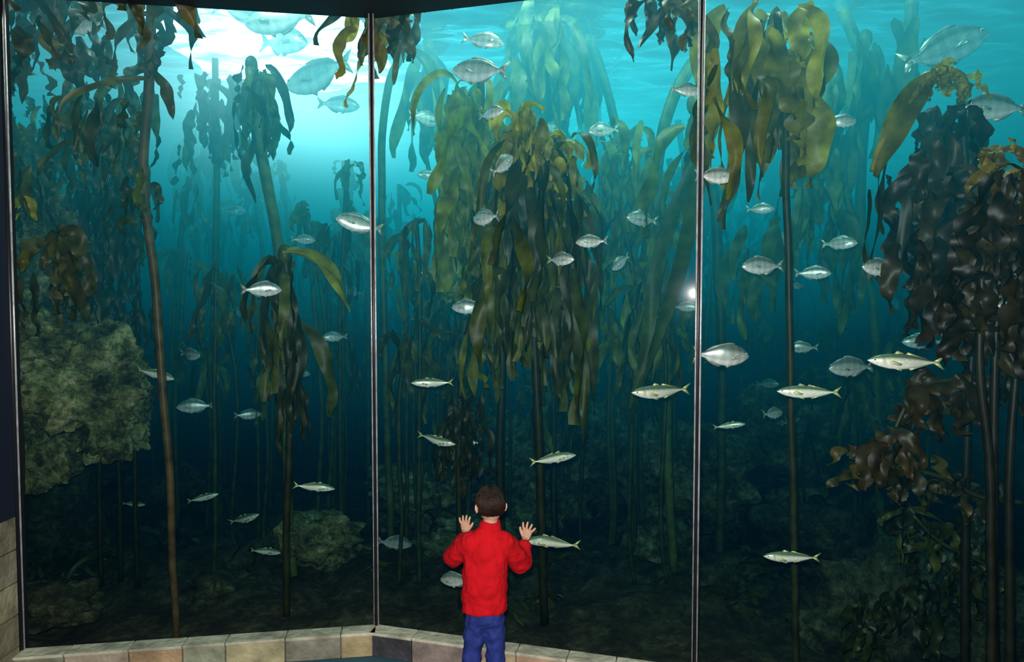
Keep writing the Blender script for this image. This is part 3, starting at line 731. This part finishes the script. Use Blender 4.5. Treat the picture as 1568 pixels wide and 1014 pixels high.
for nm,fx_,fy in (('shoe_1',-.235,3.60),('shoe_2',-.085,3.63)):
    mb=MB()
    ell(mb,(fx_,fy+.055,.032),(.036,.095,.036),(.05,.05,.06),24,14,fn=lambda q:Vector((q.x*(1-.15*q.y*q.y),q.y,max(q.z,-.75)*(1-.25*max(q.y,0)))))
    ell(mb,(fx_,fy+.0,.055),(.034,.045,.045),(.05,.05,.06))
    ob=mb.obj(nm,M_shoe,boy); rem(ob,.005,2)
    mb=MB(); ell(mb,(fx_,fy+.055,.010),(.040,.102,.010),(.6,.6,.58),24,8); mb.obj(nm+'_sole',M_plain,boy)
HR=Matrix.Rotation(math.radians(14),3,'Z')@Matrix.Rotation(math.radians(-4),3,'X')
HC=Vector((HX,3.690,1.068))
def hf(q):
    x,y,z=q
    if z<0:
        k=-z; x*=1-.30*k*k; y*=1-.10*k; y+=.14*k*k*(1 if y>-.2 else .2)
    return Vector((x,y,z))
mb=MB()
def hp_(x,y,z): return HC+HR@Vector((x,y,z))
ell(mb,HC,(.070,.084,.096),SK,32,24,rot=HR,fn=hf)
ell(mb,hp_(0,.088,-.014),(.010,.014,.014),SK,12,8,rot=HR); ell(mb,hp_(0,.084,.004),(.007,.010,.02),SK,12,8,rot=HR)
ell(mb,hp_(0,.078,-.072),(.022,.016,.014),SK,12,8,rot=HR)
for s in (-1,1):
    ell(mb,hp_(s*.036,.062,-.022),(.022,.018,.02),SK,12,8,rot=HR)
    er=HR@Matrix.Rotation(s*.45,3,'Z')
    ell(mb,hp_(s*.078,-.008,-.010),(.008,.018,.027),SK,16,12,rot=er)
    ell(mb,hp_(s*.084,-.014,-.006),(.006,.012,.020),SK,16,12,rot=er)
tube(mb,[Vector((HX-.004,3.676,.90)),Vector((HX-.002,3.678,.96)),hp_(0,-.012,-.05)],[(.042,.042),(.038,.040),(.040,.044)],20,SK,up=Vector((0,1,0)))
hd=mb.obj('head',M_skin,boy); rem(hd,.004,3)
mb=MB()
for s in (-1,1):
    ell(mb,hp_(s*.027,.072,.004),(.0125,.009,.008),(.8,.8,.78),14,10,rot=HR); ell(mb,hp_(s*.027,.0795,.004),(.0055,.003,.0055),(.05,.025,.012),12,8,rot=HR)
    ell(mb,hp_(s*.028,.078,.022),(.016,.004,.0035),(.04,.022,.012),12,8,rot=HR)
ell(mb,hp_(0,.083,-.042),(.020,.006,.005),(.50,.16,.14),14,8,rot=HR)
mb.obj('face_features',M_face,boy)
HB=(.018,.008,.0045)
mb=MB()
def hairf(q):
    x,y,z=q
    lim=-.50 if y<.1 else (-.50+ (y-.1)/.5*.95 if y<.6 else .45)
    if z<lim: 
        z=lim+ (z-lim)*.12
        r=math.sqrt(x*x+y*y)
        if r>1e-5:
            tgt=math.sqrt(max(0.02,1-lim*lim))
            x=x/r*min(r,tgt)*.93; y=y/r*min(r,tgt)*.93
    return Vector((x,y,z))
ell(mb,HC+HR@Vector((0,-.004,.008)),(.077,.091,.098),HB,40,30,rot=HR,fn=hairf)
rh=random.Random(9)
for i in range(620):
    ph=rh.uniform(0,6.283); front=math.sin(ph)
    th_end=math.radians(122 if front<.1 else 122-(front-.1)/.9*58)*rh.uniform(.86,1.03)
    if abs(math.cos(ph))>.85: th_end=min(th_end,math.radians(92))
    th0=rh.uniform(.03,1.0)
    if th_end-th0<.25: continue
    pts=[];rad=[]
    m_=7; sw=rh.uniform(-.25,.25)+.25
    lift=rh.uniform(1.0,1.05)
    for k in range(m_):
        t=k/(m_-1); th=th0+(th_end-th0)*t; pp=ph+sw*t
        s_=lift+ .012*math.sin(t*3.1)
        if th>1.75: s_-= (th-1.75)*.16
        pts.append(HC+HR@(Vector((0,-.004,.008))+Vector((math.sin(th)*math.cos(pp)*.078*s_,math.sin(th)*math.sin(pp)*.092*s_,math.cos(th)*.099*s_))))
        rad.append((.0042*(1-t*.75),.0022*(1-t*.6)))
    c=tuple(v*rh.uniform(.6,1.9) for v in HB)
    tube(mb,pts,rad,5,c)
mb.obj('hair',M_hair,boy)
def hand(name,W,palm,tilt,thumb_side,fan,nrm):
    mb=MB(); ax=Vector((nrm.y,-nrm.x,0)).normalized()
    ny=nrm
    def T(x,y,z):
        c,s=math.cos(tilt),math.sin(tilt)
        return palm+ax*(x*c+z*s)+Z*(-x*s+z*c)+ny*y
    tube(mb,[W,(W+T(0,-.004,-.034))/2,T(0,-.003,-.030)],[(.020,.017),(.019,.016),(.022,.014)],16,SK)
    tube(mb,[T(0,-.001,-.038),T(0,0,-.025),T(0,0,0),T(0,0,.018),T(0,0,.026)],[(.018,.012),(.025,.013),(.029,.0125),(.030,.011),(.026,.008)],20,SK,up=ny)
    Ls=[.040,.047,.044,.034]; xs=[-.0225,-.0075,.0075,.0225]
    if thumb_side>0: Ls=Ls[::-1]
    for i in range(4):
        a=fan[i]; L=Ls[i]; b0=T(xs[i],0,.018)
        def D(l,y): return T(xs[i]+math.sin(a)*l,y,.018+math.cos(a)*l)
        tube(mb,[b0,D(L*.32,-.004),D(L*.62,-.005),D(L*.85,-.001),D(L*1.05,.004),D(L*1.12,.005)],[.0082,.0078,.0072,.0068,.0056,.003],12,SK)
    s=thumb_side
    tube(mb,[T(s*.014,0,-.022),T(s*.030,-.001,-.006),T(s*.042,0,.010),T(s*.048,.003,.022),T(s*.050,.004,.027)],[.011,.0095,.0082,.0068,.003],12,SK)
    ob=mb.obj(name,M_skin,boy); rem(ob,.0022,2); return ob
gn=Vector((.27,1,0)).normalized()
def gy(x): return 3.99-.27*x
hand('hand_right',WR,Vector((.086,gy(.086)-.020,.822)),.28,-1,[-.42,-.12,.16,.5],gn)
hand('hand_left',WL,Vector((-.281,gy(-.281)-.020,.832)),-.05,1,[-.35,-.1,.08,.25],gn)

# ------------------------------------------------------------------ lights
def area(name,loc,sx,sy,pw,col,rot=(0,0,0)):
    l=bpy.data.lights.new(name,'AREA'); l.shape='RECTANGLE'; l.size=sx; l.size_y=sy; l.energy=pw; l.color=col
    o=bpy.data.objects.new(name,l); o.location=loc; o.rotation_euler=rot; sc.collection.objects.link(o); return o
area('skylight_overcast',(0,7.2,5.8),15,7,240,(.45,.9,1))
area('tank_lamp_centre',(0,4.8,5.0),.7,.5,150,(1,1,.8))
area('tank_lamp_right',(1.8,4.2,5.0),.7,.5,150,(1,1,.8))
area('tank_lamp_left',(-2.5,4.7,5.0),.5,.5,90,(1,1,.8))
fl_=bpy.data.lights.new('camera_flash','SPOT'); fl_.energy=700; fl_.spot_size=math.radians(120); fl_.spot_blend=.5; fl_.shadow_soft_size=.035; fl_.color=(1,.97,.93)
fo=bpy.data.objects.new('camera_flash',fl_); fo.location=(-.02,.05,2.27); fo.rotation_euler=(math.radians(87),0,0); sc.collection.objects.link(fo)
w=bpy.data.worlds.new('world'); sc.world=w; w.use_nodes=True; w.node_tree.nodes['Background'].inputs[0].default_value=(.01,.02,.03,1); w.node_tree.nodes['Background'].inputs[1].default_value=.3

# ------------------------------------------------------------------ camera
cd=bpy.data.cameras.new('camera'); cd.lens=24; cd.sensor_width=36; cd.clip_end=100
co=bpy.data.objects.new('camera',cd); co.location=(0,0,CAMZ); co.rotation_euler=(math.radians(90)-PIT,0,0); sc.collection.objects.link(co)
sc.camera=co
